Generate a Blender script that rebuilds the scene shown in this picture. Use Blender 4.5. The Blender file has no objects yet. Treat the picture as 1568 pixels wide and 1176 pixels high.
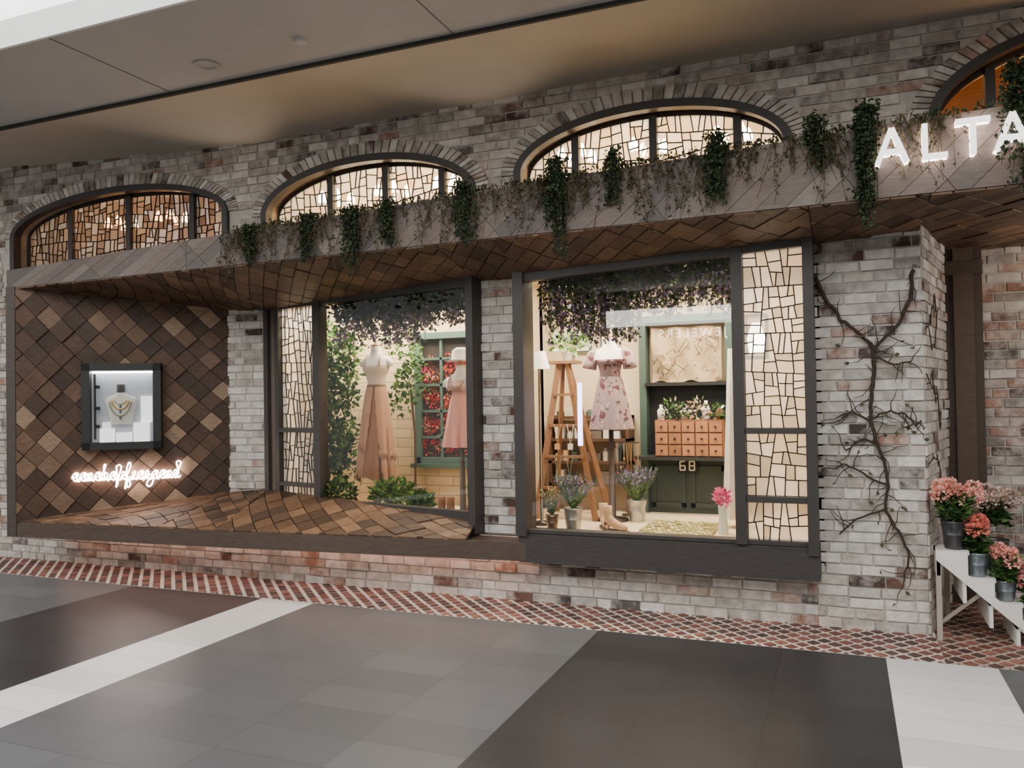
import bpy, math, random
from mathutils import Matrix, Vector
random.seed(7)
V=Vector
R=random.uniform
def C(r,g,b):
    f=lambda c:(c/255/12.92 if c/255<=.04045 else ((c/255+.055)/1.055)**2.4)
    return (f(r),f(g),f(b))
def jit(c,a):
    k=1+R(-a,a); return tuple(max(0,x*k) for x in c)
def E(name,loc=(0,0,0)):
    o=bpy.data.objects.new(name,None); bpy.context.collection.objects.link(o); o.location=loc; o.empty_display_size=.1
    return o
class MB:
    def __init__(s): s.v=[];s.f=[];s.c=[];s.m=[]
    def poly(s,pts,col,m=0):
        i=len(s.v); s.v+=[tuple(p) for p in pts]; s.f.append(tuple(range(i,i+len(pts)))); s.c.append(col); s.m.append(m)
    def idx(s,pts):
        i=len(s.v); s.v+=[tuple(p) for p in pts]; return list(range(i,i+len(pts)))
    def face(s,ids,col,m=0): s.f.append(tuple(ids)); s.c.append(col); s.m.append(m)
    def prism(s,pts,ext,col,m=0,ch=0.0):
        ext=V(ext); pts=[V(p) for p in pts]; n=len(pts)
        a=s.idx(pts) ; b=s.idx([p+ext for p in pts])
        if ch>0:
            cen=sum(pts,V((0,0,0)))/n; e=ext.normalized()
            ins=[]
            for p in pts:
                d=cen-p; L=d.length
                ins.append(p+d*(min(ch/L,.4) if L>1e-6 else 0)-e*ch*.8)
            t=s.idx(ins); s.face(t,col,m)
            for i in range(n): s.face((a[i],a[(i+1)%n],t[(i+1)%n],t[i]),col,m)
        else: s.face(a,col,m)
        s.face(b[::-1],col,m)
        for i in range(n): s.face((a[i],b[i],b[(i+1)%n],a[(i+1)%n]),col,m)
    def box(s,x0,x1,y0,y1,z0,z1,col,m=0):
        s.prism([(x0,y0,z0),(x1,y0,z0),(x1,y0,z1),(x0,y0,z1)],(0,y1-y0,0),col,m)
    def obox(s,c,a,b,d,col,m=0):
        c,a,b,d=V(c),V(a),V(b),V(d)
        s.prism([c-a-b-d,c+a-b-d,c+a+b-d,c-a+b-d],2*d,col,m)
    def bar(s,p,q,w,h,col,m=0,up=(0,0,1)):
        p,q=V(p),V(q); d=q-p
        if d.length<1e-6: return
        u=V(up); x=d.cross(u)
        if x.length<1e-4: x=d.cross(V((1,0,0)))
        x.normalize(); y=x.cross(d).normalized()
        s.obox((p+q)/2,d/2,x*w/2,y*h/2,col,m)
    def tube(s,pts,rad,col,m=0,n=6):
        pts=[V(p) for p in pts]; prev=None
        for i,p in enumerate(pts):
            d=(pts[min(i+1,len(pts)-1)]-pts[max(i-1,0)])
            if d.length<1e-7: d=V((0,0,1))
            d.normalize(); u=V((0,1,0)) if abs(d.y)<.9 else V((1,0,0))
            x=d.cross(u).normalized(); y=d.cross(x)
            r=rad[i] if isinstance(rad,(list,tuple)) else rad
            ring=s.idx([p+x*r*math.cos(2*math.pi*k/n)+y*r*math.sin(2*math.pi*k/n) for k in range(n)])
            if prev:
                for k in range(n): s.face((prev[k],prev[(k+1)%n],ring[(k+1)%n],ring[k]),col,m)
            else: s.face(ring[::-1],col,m)
            prev=ring
        s.face(prev,col,m)
    def rings(s,rs,col,m=0,n=40,fold=None,cap=True,dz=None,skip=None):
        prev=None; mm=m
        for j,(z,cx,cy,rx,ry) in enumerate(rs):
            pts=[]
            for k in range(n):
                a=2*math.pi*k/n; g=1+(fold(j,a,z) if fold else 0)
                pts.append((cx+rx*g*math.cos(a),cy+ry*g*math.sin(a),z+(dz(j,a) if dz else 0)))
            ring=s.idx(pts)
            cc=col(j,0) if callable(col) else col
            if callable(m): mm=m(j)
            if prev:
                for k in range(n):
                    if skip and skip(j,2*math.pi*k/n): continue
                    s.face((prev[k],prev[(k+1)%n],ring[(k+1)%n],ring[k]),col(j,k) if callable(col) else col,mm)
            elif cap: s.face(ring[::-1],cc,mm)
            prev=ring
        if cap: s.face(prev,cc,mm)
    def leaf(s,p,d,L,w,col,m=0):
        d=V(d).normalized(); u=V((R(-1,1),R(-1,1),R(-1,1))); x=d.cross(u)
        if x.length<1e-3: return
        x.normalize(); n=d.cross(x)*w*.25
        p=V(p); a=s.idx([p,p+d*L*.4+x*w*.5+n,p+d*L,p+d*L*.4-x*w*.5+n,p+d*L*.45])
        s.face((a[0],a[1],a[2],a[4]),col,m); s.face((a[0],a[4],a[2],a[3]),col,m)
    def build(s,name,mats,parent=None,smooth=False):
        me=bpy.data.meshes.new(name); me.from_pydata(s.v,[],s.f)
        at=me.color_attributes.new('Col','FLOAT_COLOR','CORNER'); buf=[]
        for f,c in zip(s.f,s.c): buf+= [c[0],c[1],c[2],1.0]*len(f)
        at.data.foreach_set('color',buf)
        if not isinstance(mats,(list,tuple)): mats=[mats]
        for mt in mats: me.materials.append(mt)
        me.polygons.foreach_set('material_index',s.m)
        if smooth: me.polygons.foreach_set('use_smooth',[True]*len(s.f))
        me.update()
        o=bpy.data.objects.new(name,me); bpy.context.collection.objects.link(o)
        if parent:
            o.parent=parent; o.matrix_parent_inverse=Matrix.Translation(-V(parent.location))
        return o
# ---------- materials
def M(name,rough=.6,metal=0,noise=None,bump=None,emis=0,spec=.5,wash=None,col=None,sheen=0,floral=None):
    m=bpy.data.materials.new(name); m.use_nodes=True; nt=m.node_tree; N=nt.nodes; L=nt.links
    b=N['Principled BSDF']; b.inputs['Roughness'].default_value=rough; b.inputs['Metallic'].default_value=metal
    b.inputs['Specular IOR Level'].default_value=spec
    if sheen: b.inputs['Sheen Weight'].default_value=sheen
    if col:
        r=N.new('ShaderNodeRGB'); r.outputs[0].default_value=(*col,1); src=r.outputs[0]
    else:
        r=N.new('ShaderNodeAttribute'); r.attribute_name='Col'; src=r.outputs['Color']
    tc=N.new('ShaderNodeTexCoord')
    if wash:
        sc,thr,amt,wc=wash
        n=N.new('ShaderNodeTexNoise'); n.inputs['Scale'].default_value=sc; n.inputs['Detail'].default_value=6; n.inputs['Roughness'].default_value=.7
        L.new(tc.outputs['Object'],n.inputs['Vector'])
        mr=N.new('ShaderNodeMapRange'); mr.inputs[1].default_value=thr-.08; mr.inputs[2].default_value=thr+.1; mr.inputs[4].default_value=amt
        L.new(n.outputs['Fac'],mr.inputs[0]); mx=N.new('ShaderNodeMixRGB'); L.new(mr.outputs[0],mx.inputs[0]); L.new(src,mx.inputs[1]); mx.inputs[2].default_value=(*wc,1); src=mx.outputs[0]
    if floral:
        for sc,rad,fc_ in floral:
            n=N.new('ShaderNodeTexNoise'); n.inputs['Scale'].default_value=sc*1.6; L.new(tc.outputs['Object'],n.inputs['Vector'])
            ma=N.new('ShaderNodeMixRGB'); ma.blend_type='ADD'; ma.inputs[0].default_value=.09; L.new(tc.outputs['Object'],ma.inputs[1]); L.new(n.outputs['Color'],ma.inputs[2])
            vo=N.new('ShaderNodeTexVoronoi'); vo.inputs['Scale'].default_value=sc; L.new(ma.outputs[0],vo.inputs['Vector'])
            mr=N.new('ShaderNodeMapRange'); mr.inputs[1].default_value=rad; mr.inputs[2].default_value=rad*.8; L.new(vo.outputs['Distance'],mr.inputs[0])
            mx=N.new('ShaderNodeMixRGB'); L.new(mr.outputs[0],mx.inputs[0]); L.new(src,mx.inputs[1]); mx.inputs[2].default_value=(*fc_,1); src=mx.outputs[0]
    if noise:
        sc,amt=noise[:2]; n=N.new('ShaderNodeTexNoise'); n.inputs['Scale'].default_value=sc; n.inputs['Detail'].default_value=5
        if len(noise)>2:
            mp=N.new('ShaderNodeMapping'); mp.inputs['Scale'].default_value=noise[2]; L.new(tc.outputs['Object'],mp.inputs[0]); L.new(mp.outputs[0],n.inputs['Vector'])
        else: L.new(tc.outputs['Object'],n.inputs['Vector'])
        mr=N.new('ShaderNodeMapRange'); mr.inputs[1].default_value=.25; mr.inputs[2].default_value=.75; mr.inputs[3].default_value=1-amt; mr.inputs[4].default_value=1+amt
        L.new(n.outputs['Fac'],mr.inputs[0]); vm=N.new('ShaderNodeVectorMath'); vm.operation='SCALE'; L.new(src,vm.inputs[0]); L.new(mr.outputs[0],vm.inputs['Scale']); src=vm.outputs[0]
    if bump:
        n=N.new('ShaderNodeTexNoise'); n.inputs['Scale'].default_value=bump[0]; n.inputs['Detail'].default_value=4; L.new(tc.outputs['Object'],n.inputs['Vector'])
        bp=N.new('ShaderNodeBump'); bp.inputs['Strength'].default_value=bump[1]; bp.inputs['Distance'].default_value=.01; L.new(n.outputs['Fac'],bp.inputs['Height']); L.new(bp.outputs[0],b.inputs['Normal'])
    L.new(src,b.inputs['Base Color'])
    if emis: L.new(src,b.inputs['Emission Color']); b.inputs['Emission Strength'].default_value=emis
    return m
def EM(name,col,st):
    m=bpy.data.materials.new(name); m.use_nodes=True; nt=m.node_tree; nt.nodes.clear()
    e=nt.nodes.new('ShaderNodeEmission'); e.inputs[0].default_value=(*col,1); e.inputs[1].default_value=st
    o=nt.nodes.new('ShaderNodeOutputMaterial'); nt.links.new(e.outputs[0],o.inputs[0]); return m
brickM=M('whitewashed_brick',.9,noise=(14,.26),bump=(45,.7),wash=(5.5,.51,.6,C(212,205,197)))
mortarM=M('mortar',.95,noise=(20,.15),bump=(60,.5))
redbrickM=M('paving_brick',.5,noise=(18,.3),bump=(40,.4))
tileM=M('wood_tile',.55,noise=(7,.3,(3,3,14)),bump=(50,.25),spec=.35)
plankM=M('weathered_plank',.55,noise=(9,.2,(1.5,6,9)),bump=(40,.2))
beamM=M('dark_beam',.55,noise=(10,.25,(1,6,8)),bump=(30,.2))
frameM=M('window_frame_paint',.5,noise=(8,.1))
plasM=M('plaster',.85,noise=(3,.04))
leafM=M('foliage',.6,noise=(10,.2),spec=.3)
clothM=M('fabric',.85,noise=(14,.06),bump=(60,.2),sheen=.2)
laceM=M('lace_fabric',.85,floral=[(60,.3,C(205,185,165))],bump=(90,.5),sheen=.3)
floralM=M('floral_fabric',.85,floral=[(13,.36,C(96,50,54)),(19,.24,C(206,160,154)),(16,.2,C(70,74,58))],sheen=.2)
mapM=M('printed_tapestry',.85,floral=[(9,.28,C(160,130,96)),(14,.18,C(120,92,66))],bump=(30,.3))
woodM=M('light_wood',.55,noise=(8,.2,(2,2,12)))
metalM=M('galvanised_metal',.35,.8,noise=(12,.15))
paintM=M('painted',.5,noise=(6,.08))
barkM=M('bark',.9,noise=(20,.3),bump=(50,.6))
def glassclear():
    m=bpy.data.materials.new('clear_glass'); m.use_nodes=True; nt=m.node_tree; nt.nodes.clear(); N=nt.nodes; L=nt.links
    t=N.new('ShaderNodeBsdfTransparent'); t.inputs[0].default_value=(.98,.98,.97,1); g=N.new('ShaderNodeBsdfGlossy'); g.inputs['Roughness'].default_value=.01
    f=N.new('ShaderNodeFresnel'); f.inputs[0].default_value=1.5; mt=N.new('ShaderNodeMath'); mt.operation='MULTIPLY'; mt.inputs[1].default_value=1.6; mt.use_clamp=True
    x=N.new('ShaderNodeMixShader'); o=N.new('ShaderNodeOutputMaterial')
    L.new(f.outputs[0],mt.inputs[0]); L.new(mt.outputs[0],x.inputs[0]); L.new(t.outputs[0],x.inputs[1]); L.new(g.outputs[0],x.inputs[2]); L.new(x.outputs[0],o.inputs[0]); return m
glassM=glassclear()
def stained(name,tfac,em):
    m=bpy.data.materials.new(name); m.use_nodes=True; nt=m.node_tree; nt.nodes.clear(); N=nt.nodes; L=nt.links
    a=N.new('ShaderNodeAttribute'); a.attribute_name='Col'
    t=N.new('ShaderNodeBsdfTransparent'); tr=N.new('ShaderNodeBsdfTranslucent'); d=N.new('ShaderNodeBsdfPrincipled'); d.inputs['Roughness'].default_value=.15
    for x in (t,tr,d): L.new(a.outputs['Color'],x.inputs[0])
    L.new(a.outputs['Color'],d.inputs['Emission Color']); d.inputs['Emission Strength'].default_value=em  # weak emission in the cell colour stands in for light from behind
    m1=N.new('ShaderNodeMixShader'); m1.inputs[0].default_value=tfac; L.new(tr.outputs[0],m1.inputs[1]); L.new(t.outputs[0],m1.inputs[2])
    m2=N.new('ShaderNodeMixShader'); m2.inputs[0].default_value=.2; L.new(m1.outputs[0],m2.inputs[1]); L.new(d.outputs[0],m2.inputs[2])
    o=N.new('ShaderNodeOutputMaterial'); L.new(m2.outputs[0],o.inputs[0]); return m
stainM=stained('seedy_leaded_glass_glow',.72,.8)
# ---------- 2d helpers
def clip(poly,nx,ny,d):
    out=[];n=len(poly)
    for i in range(n):
        p=poly[i];q=poly[(i+1)%n]; a=p[0]*nx+p[1]*ny-d; b=q[0]*nx+q[1]*ny-d
        if a<=0: out.append(p)
        if (a<0 and b>0) or (a>0 and b<0):
            t=a/(a-b); out.append((p[0]+(q[0]-p[0])*t,p[1]+(q[1]-p[1])*t))
    return out
def area(p): return abs(sum(p[i][0]*p[(i+1)%len(p)][1]-p[(i+1)%len(p)][0]*p[i][1] for i in range(len(p))))/2 if len(p)>2 else 0
def cliprect(p,x0,x1,y0,y1):
    for a in ((1,0,x1),(-1,0,-x0),(0,1,y1),(0,-1,-y0)):
        p=clip(p,*a)
        if len(p)<3: return []
    return p
def inset(p,w):
    s=sum(p[i][0]*p[(i+1)%len(p)][1]-p[(i+1)%len(p)][0]*p[i][1] for i in range(len(p)))
    if s<0: p=p[::-1]
    q=p
    for i in range(len(p)):
        a=p[i];b=p[(i+1)%len(p)]; dx,dy=b[0]-a[0],b[1]-a[1]; L=math.hypot(dx,dy)
        if L<1e-6: continue
        nx,ny=dy/L,-dx/L; q=clip(q,nx,ny,a[0]*nx+a[1]*ny-w)
        if len(q)<3: return []
    return q
def split(p,amax,out,asp=1):
    xs=[a[0] for a in p];ys=[a[1] for a in p]
    if not xs: return
    w=max(xs)-min(xs);h=max(ys)-min(ys)
    if area(p)<amax*R(.6,1.5) or len(p)<3:
        if len(p)>2: out.append(p)
        return
    t=R(.35,.65); an=R(-.2,.2)
    if w*asp*R(.8,1.25)>h: nx,ny=math.cos(an),math.sin(an); c=(min(xs)+w*t,(min(ys)+max(ys))/2)
    else: nx,ny=math.sin(an),math.cos(an); c=((min(xs)+max(xs))/2,min(ys)+h*t)
    d=nx*c[0]+ny*c[1]; split(clip(p,nx,ny,d),amax,out,asp); split(clip(p,-nx,-ny,-d),amax,out,asp)
def leaded(poly,amax,mp,parent,palette,lead=.009,name='leaded_glass',asp=1):
    cells=[]; split(poly,amax,cells,asp); g=MB(); l=MB(); lc=C(45,40,36)
    for c in cells:
        q=inset(c,lead*.4)
        if len(q)>2: g.poly([mp(*a) for a in q],jit(random.choice(palette),.06))
        for i in range(len(c)):
            a,b=mp(*c[i]),mp(*c[(i+1)%len(c)]); l.bar(a,b,.014,lead,lc,up=(0,0,1) if abs((V(b)-V(a)).normalized().z)<.9 else (1,0,0))
    g.build(name,stainM,parent); l.build('lead_came',frameM,parent)
def bil(P,u,v):
    a,b,c,d=[V(p) for p in P]
    return a*(1-u)*(1-v)+b*u*(1-v)+c*u*v+d*(1-u)*v
def patch_tiles(mb,P,W,H,ta,tb,ang,gap,pal,N,thick=(.006,.02),planks=1,skew=0,jc=.25,base=C(25,18,14),ch=.003):
    N=V(N).normalized(); ca,sa=math.cos(ang),math.sin(ang); R0=int((W+H)/min(ta,tb))+3
    nb=12
    for i in range(nb):
        for j in range(nb):
            f=lambda a,b_:bil(P,a/nb,b_/nb)-N*.002
            mb.poly([f(i,j),f(i+1,j),f(i+1,j+1)],base); mb.poly([f(i,j),f(i+1,j+1),f(i,j+1)],base)
    for i in range(-R0,R0):
        for j in range(-R0,R0):
            c0=jit(random.choice(pal),jc); tt=R(*thick); vert=random.random()<.5
            for k in range(planks):
                if vert and planks>1: x0,x1,y0,y1=i*ta+ta*k/planks,i*ta+ta*(k+1)/planks,j*tb,j*tb+tb
                else: x0,x1,y0,y1=i*ta,i*ta+ta,j*tb+tb*k/planks,j*tb+tb*(k+1)/planks
                g=gap/2; e0=g if k==0 else 0; e1=g if k==planks-1 else 0
                gx0,gx1,gy0,gy1=(e0,e1,g,g) if (vert and planks>1) else (g,g,e0,e1)
                q=[(x0+gx0,y0+gy0),(x1-gx1,y0+gy0),(x1-gx1,y1-gy1),(x0+gx0,y1-gy1)]
                q=[(x*ca-(y+skew*x)*sa+W/2,x*sa+(y+skew*x)*ca+H/2) for x,y in q]
                q=cliprect(q,0.002,W-.002,0.002,H-.002)
                if len(q)<3 or area(q)<1e-5: continue
                t=tt; pts=[bil(P,x/W,y/H)+N*t for x,y in q]
                mb.prism(pts,-N*t*1.05,jit(c0,.12) if planks>1 else c0,ch=ch if (area(q)>5e-4 and planks==1) else 0)
# bricks
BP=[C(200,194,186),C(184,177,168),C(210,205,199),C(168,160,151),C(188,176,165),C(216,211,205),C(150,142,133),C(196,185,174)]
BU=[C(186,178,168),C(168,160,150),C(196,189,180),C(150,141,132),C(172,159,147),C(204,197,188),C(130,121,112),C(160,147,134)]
BD=[C(92,64,54),C(78,60,54),C(108,80,68),C(70,60,56),C(96,88,84)]
BR=[C(162,124,106),C(146,110,94)]
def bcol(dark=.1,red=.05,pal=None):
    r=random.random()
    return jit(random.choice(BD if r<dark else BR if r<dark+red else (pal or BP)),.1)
def bricks(mb,O,D,N,x0,x1,z0,z1,mask=None,bl=.205,bh=.071,g=.010,dark=.1,red=.05,off=0,pal=None):
    O=V(O);D=V(D).normalized();N=V(N).normalized()
    r0=int(z0/bh)
    for r in range(r0,int(z1/bh)+1):
        za,zb=max(r*bh,z0),min((r+1)*bh-g,z1)
        if zb-za<.015: continue
        x=x0-bl*(.5 if r%2 else 0)-R(0,.05)+off
        while x<x1:
            L=bl*R(.85,1.12) if random.random()>.12 else bl*.55
            xa,xb=max(x,x0),min(x+L-g,x1); x+=L
            if xb-xa<.03: continue
            if mask and not mask((xa+xb)/2,(za+zb)/2,xa,xb,za,zb): continue
            col=bcol(dark,red,pal); t=R(.004,.010)+(R(.0,.014) if random.random()<.12 else 0)
            j=lambda:R(-.002,.002)
            pts=[O+D*(a+j())+V((0,0,b+j()))+N*t for a,b in ((xa,za),(xb,za),(xb,zb),(xa,zb))]
            mb.prism(pts,-N*(t+.005),col,ch=.005)
mc=C(190,184,176)
# ---------- camera
cam=bpy.data.cameras.new('camera'); co=bpy.data.objects.new('camera',cam); bpy.context.collection.objects.link(co)
cam.lens=28.6; cam.sensor_width=36
Rm=Matrix.Rotation(math.radians(22.2),3,'Z')@Matrix.Rotation(math.radians(90.97),3,'X')@Matrix.Rotation(math.radians(-0.95),3,'Z')
co.matrix_world=Matrix.Translation((0,-5.8,1.55))@Rm.to_4x4(); bpy.context.scene.camera=co
# ---------- arches
ARCH=[(-6.49,1.375,3.27,3.61),(-3.675,1.01,3.18,3.56),(-1.30,.985,3.26,3.64),(1.72,1.155,3.28,3.79)]
def archz(a,x,o=0):
    cx,hw,sp,ap=a; t=(x-cx)/(hw+o)
    return None if abs(t)>=1 else sp+(ap+o-sp)*math.sqrt(1-t*t)
def lowz(x,o=0):
    z=2.69
    for a in ARCH:
        q=archz(a,x,o)
        if q: z=max(z,q)
    return z
ceilpts=[(-12,4.03),(-8.08,4.01),(-6.27,3.915),(-5.3,3.86),(-4.72,3.835),(-2.8,3.862),(-1.2,3.885),(1.07,3.903),(4,3.92)]
def ceilz(x):
    for (a,za),(b,zb) in zip(ceilpts,ceilpts[1:]):
        if x<=b:
            t=(x-a)/(b-a); t=t*t*(3-2*t); return za+(zb-za)*t
    return 3.9
w=MB(); xs=[-11+i*.05 for i in range(int(14.5/.05)+1)]
for a,b in zip(xs,xs[1:]):
    for y,fl in ((0,0),(.2,1)):
        p=[(a,y,lowz(a)),(b,y,lowz(b)),(b,y,4.1),(a,y,4.1)]; w.poly(p if not fl else p[::-1],mc,0)
    w.poly([(a,0,lowz(a)),(a,.2,lowz(a)),(b,.2,lowz(b)),(b,0,lowz(b))],C(190,165,135),0)
w.build('wall_upper_mortar',mortarM)
b=MB()
def mask(cx,cz,xa,xb,za,zb): return cz>lowz(cx,.13)
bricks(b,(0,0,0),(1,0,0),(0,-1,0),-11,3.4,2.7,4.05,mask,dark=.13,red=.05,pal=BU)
for a in ARCH:
    cx,hw,sp,ap=a; n=int(math.pi*hw*1.08/.075)
    for i in range(n):
        t0=math.pi*(i+.08)/n; t1=math.pi*(i+.92)/n
        f=lambda t,o:(cx-(hw+o)*math.cos(t),sp+(ap+o-sp)*math.sin(t))
        q=[f(t0,.03),f(t1,.03),f(t1,.14),f(t0,.14)]
        if min(z for _,z in q)<2.6: continue
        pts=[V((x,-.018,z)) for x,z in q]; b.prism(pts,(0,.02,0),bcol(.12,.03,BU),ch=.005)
b.build('wall_upper',brickM)
for ai,a in enumerate(ARCH):
    cx,hw,sp,ap=a; par=E('window_%d'%(ai+3),(cx,0,sp)); m=MB(); n=40; fc=C(56,52,50)
    f=lambda t,o:(cx-(hw+o)*math.cos(t),sp+(ap+o-sp)*math.sin(t))
    for i in range(n):
        t0=math.pi*i/n;t1=math.pi*(i+1)/n
        p=[f(t0,.03),f(t1,.03),f(t1,-.03),f(t0,-.03)]
        m.prism([V((x,-.035,z)) for x,z in p],(0,.08,0),fc)
        p=[f(t0,-.005),f(t1,-.005),f(t1,-.045),f(t0,-.045)]
        m.prism([V((x,.13,z)) for x,z in p],(0,.05,0),fc)
    for sx in (-1,1):
        m.box(cx+sx*hw-.03,cx+sx*hw+.03,-.035,.045,2.7,sp,fc)
        m.box(cx+sx*(hw-.03)-.025,cx+sx*(hw-.03)+.025,.13,.18,2.7,sp,fc)
    cuts=[[-7.2,-6.42,-5.62],[-4.08,-3.53,-3.0],[-1.86,-1.26,-.66],[.9,1.6,2.3]][ai]
    for c in cuts:
        zt=archz(a,c,-.03); m.box(c-.028,c+.028,.1,.17,2.7,zt,fc)
    m.box(cx-hw,cx+hw,.1,.18,2.66,2.72,fc)
    m.build('arch_frame',frameM,par)
    if ai<3:
        pal=[C(252,242,222),C(250,236,210),C(255,250,238),C(244,222,190),C(240,234,222),C(253,243,224)]
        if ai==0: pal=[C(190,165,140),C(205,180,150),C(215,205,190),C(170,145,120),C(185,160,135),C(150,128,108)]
        ed=[cx-hw]+cuts+[cx+hw]
        prof=[f(math.pi*i/24,-.03) for i in range(25)]
        poly=[(cx+hw-.03,2.72)]+[(cx-hw+.03,2.72)]+prof
        poly=poly[::-1]
        for k,(x0,x1) in enumerate(zip(ed,ed[1:])):
            q=cliprect(poly,x0,x1,2.7,4)
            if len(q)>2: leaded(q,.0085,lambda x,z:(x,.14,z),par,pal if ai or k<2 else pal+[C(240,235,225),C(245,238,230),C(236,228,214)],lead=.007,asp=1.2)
    else:
        g=MB(); prof=[f(math.pi*i/24,-.02) for i in range(25)]
        g.poly([(x,.3,z) for x,z in prof]+[(cx+hw,.3,2.7),(cx-hw,.3,2.7)],C(190,120,60)); g.build('wood_lining',woodM,par)
# ---------- ceiling
m=MB(); cc=C(176,175,173); beige=C(184,175,160)
xs=[-12+i*.25 for i in range(65)]
rows=8
grid=[]
for x in xs:
    r=[]
    for j in range(rows+1):
        t=j/rows; y=.02+(-1.15)*t; z0=ceilz(x); s=t*t*(3-2*t); r.append((x,y,z0*(1-s)+3.87*s+.05*math.sin(math.pi*t)))
    grid.append(m.idx(r))
for i in range(len(xs)-1):
    for j in range(rows): m.face((grid[i][j],grid[i+1][j],grid[i+1][j+1],grid[i][j+1]),beige)
m.build('ceiling_cove',plasM,smooth=True)
m=MB()
m.box(-12,4,-1.16,-1.13,3.87,3.95,C(30,30,30)); 
m.box(-12,4,-2.17,-1.165,3.87,3.95,cc)
m.box(-12,4,-1.175,-1.15,3.845,3.875,C(60,58,54))
m.box(-12,4,-2.19,-2.17,3.87,4.15,C(235,235,235))
for sx in (-9.5,-7,-4.6,-2.25,.1,2.5): m.box(sx-.004,sx+.004,-2.17,-1.18,3.867,3.872,C(110,110,108))
m.box(-12,4,-13,-7.5,3.87,3.95,cc)
m.build('ceiling',plasM)
m=MB(); m.poly([(-12,-2.19,4.05),(4,-2.19,4.05),(4,-7.5,4.05),(-12,-7.5,4.05)],(1,1,1)); m.build('ceiling_light_trough',EM('luminous_ceiling',(1,.985,.965),3.7))
dl=E('ceiling_downlight',(-4.0,-1.44,3.87)); m=MB()
m.rings([(3.868,-4.0,-1.44,.09,.09),(3.862,-4.0,-1.44,.09,.09),(3.862,-4.0,-1.44,.06,.06),(3.88,-4.0,-1.44,.05,.05)],C(170,168,162),n=24,cap=False); m.build('trim_ring',plasM,dl)
m=MB(); m.rings([(3.869,-3.18,-1.5,.04,.04),(3.85,-3.18,-1.5,.035,.035)],C(190,190,185),n=20); m.build('smoke_detector',plasM)
# ---------- floor
m=MB(); W_,G_,D_=C(220,219,216),C(92,93,95),C(50,50,52)
ed=[(-14,-10.2,G_),(-10.2,-8.77,D_),(-8.77,-8.28,W_),(-8.28,-5.65,G_),(-5.65,-4.29,D_),(-4.29,-3.8,W_),(-3.8,-1.54,G_),(-1.54,.19,D_),(.19,.76,W_),(.76,3.2,G_),(3.2,6,D_)]
for a,c,col in ed: m.poly([(a,-13,0),(c,-13,0),(c,-.58,0),(a,-.58,0)],col)
fm=M('floor_tile',.34,noise=(1.5,.05),spec=.22); nt=fm.node_tree; N=nt.nodes; L=nt.links; bs=N['Principled BSDF']
src=bs.inputs['Base Color'].links[0].from_socket
tc=N.new('ShaderNodeTexCoord'); bt=N.new('ShaderNodeTexBrick'); bt.offset=0; bt.inputs['Scale'].default_value=1; bt.inputs['Brick Width'].default_value=.57; bt.inputs['Row Height'].default_value=.29; bt.inputs['Mortar Size'].default_value=.0022
bt.inputs['Color1'].default_value=(.88,.88,.88,1); bt.inputs['Color2'].default_value=(1.1,1.1,1.1,1); bt.inputs['Mortar'].default_value=(.6,.6,.6,1)
mp=N.new('ShaderNodeMapping'); mp.inputs['Location'].default_value=(-.19,0,0); L.new(tc.outputs['Object'],mp.inputs[0]); L.new(mp.outputs[0],bt.inputs['Vector'])
mx=N.new('ShaderNodeMixRGB'); mx.blend_type='MULTIPLY'; mx.inputs[0].default_value=1; L.new(src,mx.inputs[1]); L.new(bt.outputs['Color'],mx.inputs[2]); L.new(mx.outputs[0],bs.inputs['Base Color'])
m.build('floor',fm)
m=MB(); PC=[C(126,78,66),C(110,66,58),C(140,92,78),C(92,64,58),C(80,58,54)]
patch_tiles(m,[(-11,-.575,.001),(.5,-.575,.001),(.5,0,.001),(-11,0,.001)],11.5,.575,.088,.088,math.pi/4,.032,PC,(0,0,1),(.003,.006),base=C(214,200,186),ch=0)
patch_tiles(m,[(.5,-.575,.001),(3,-.575,.001),(3,1.6,.001),(.5,1.6,.001)],2.5,2.175,.088,.088,math.pi/4,.032,PC,(0,0,1),(.003,.006),base=C(180,162,145),ch=0)
m.build('floor_brick_paving',redbrickM)
# ---------- lower brick
m=MB(); m.box(-11,-.2,.0,.2,0,.45,mc); m.box(-11,-7.15,0.002,.2,.45,2.7,mc)
m.box(-.2,.46,.0,.3,0,2.7,mc)
m.box(-2.66,-2.317,.05,.3,.45,2.6,mc)
m.build('wall_lower_mortar',mortarM)
b=MB()
bricks(b,(0,0,0),(1,0,0),(0,-1,0),-11,-.19,0,.5,dark=.06,red=.12)
bricks(b,(0,0,0),(1,0,0),(0,-1,0),-11,-7.2,.5,2.7,pal=BU)
bricks(b,(0,0,0),(1,0,0),(0,-1,0),-.19,.47,0,2.66,dark=.11,red=.05)
bricks(b,(0,.05,0),(1,0,0),(0,-1,0),-2.665,-2.317,.48,2.55,dark=.12,red=.07)
A=V((-5.60,.545,0)); Bq=V((-5.17,.62,0)); d=(Bq-A); L1=d.length; nn=V((d.y,-d.x,0)).normalized()
b2=MB(); b2.prism([A+V((0,0,.6)),Bq+V((0,0,.6)),Bq+V((0,0,2.47)),A+V((0,0,2.47))],-nn*.2,mc); b2.build('wall_column_mortar',mortarM)
bricks(b,A,d,nn,0,L1,.62,2.46,dark=.06,red=.04)
A=V((.47,0,0)); Bq=V((.70,1.0,0)); d=Bq-A; nn=V((d.y,-d.x,0)).normalized()
b2=MB(); b2.prism([A,Bq,Bq+V((0,0,2.7)),A+V((0,0,2.7))],-nn*.15,mc); b2.build('wall_splay_mortar',mortarM)
bricks(b,A,d,nn,0,d.length,0,2.66,dark=.1,red=.06)
b.build('wall_front',brickM)
b=MB(); b.box(.7,3,1.12,1.3,0,2.8,mc)
b.build('wall_entry_mortar',mortarM)
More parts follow.
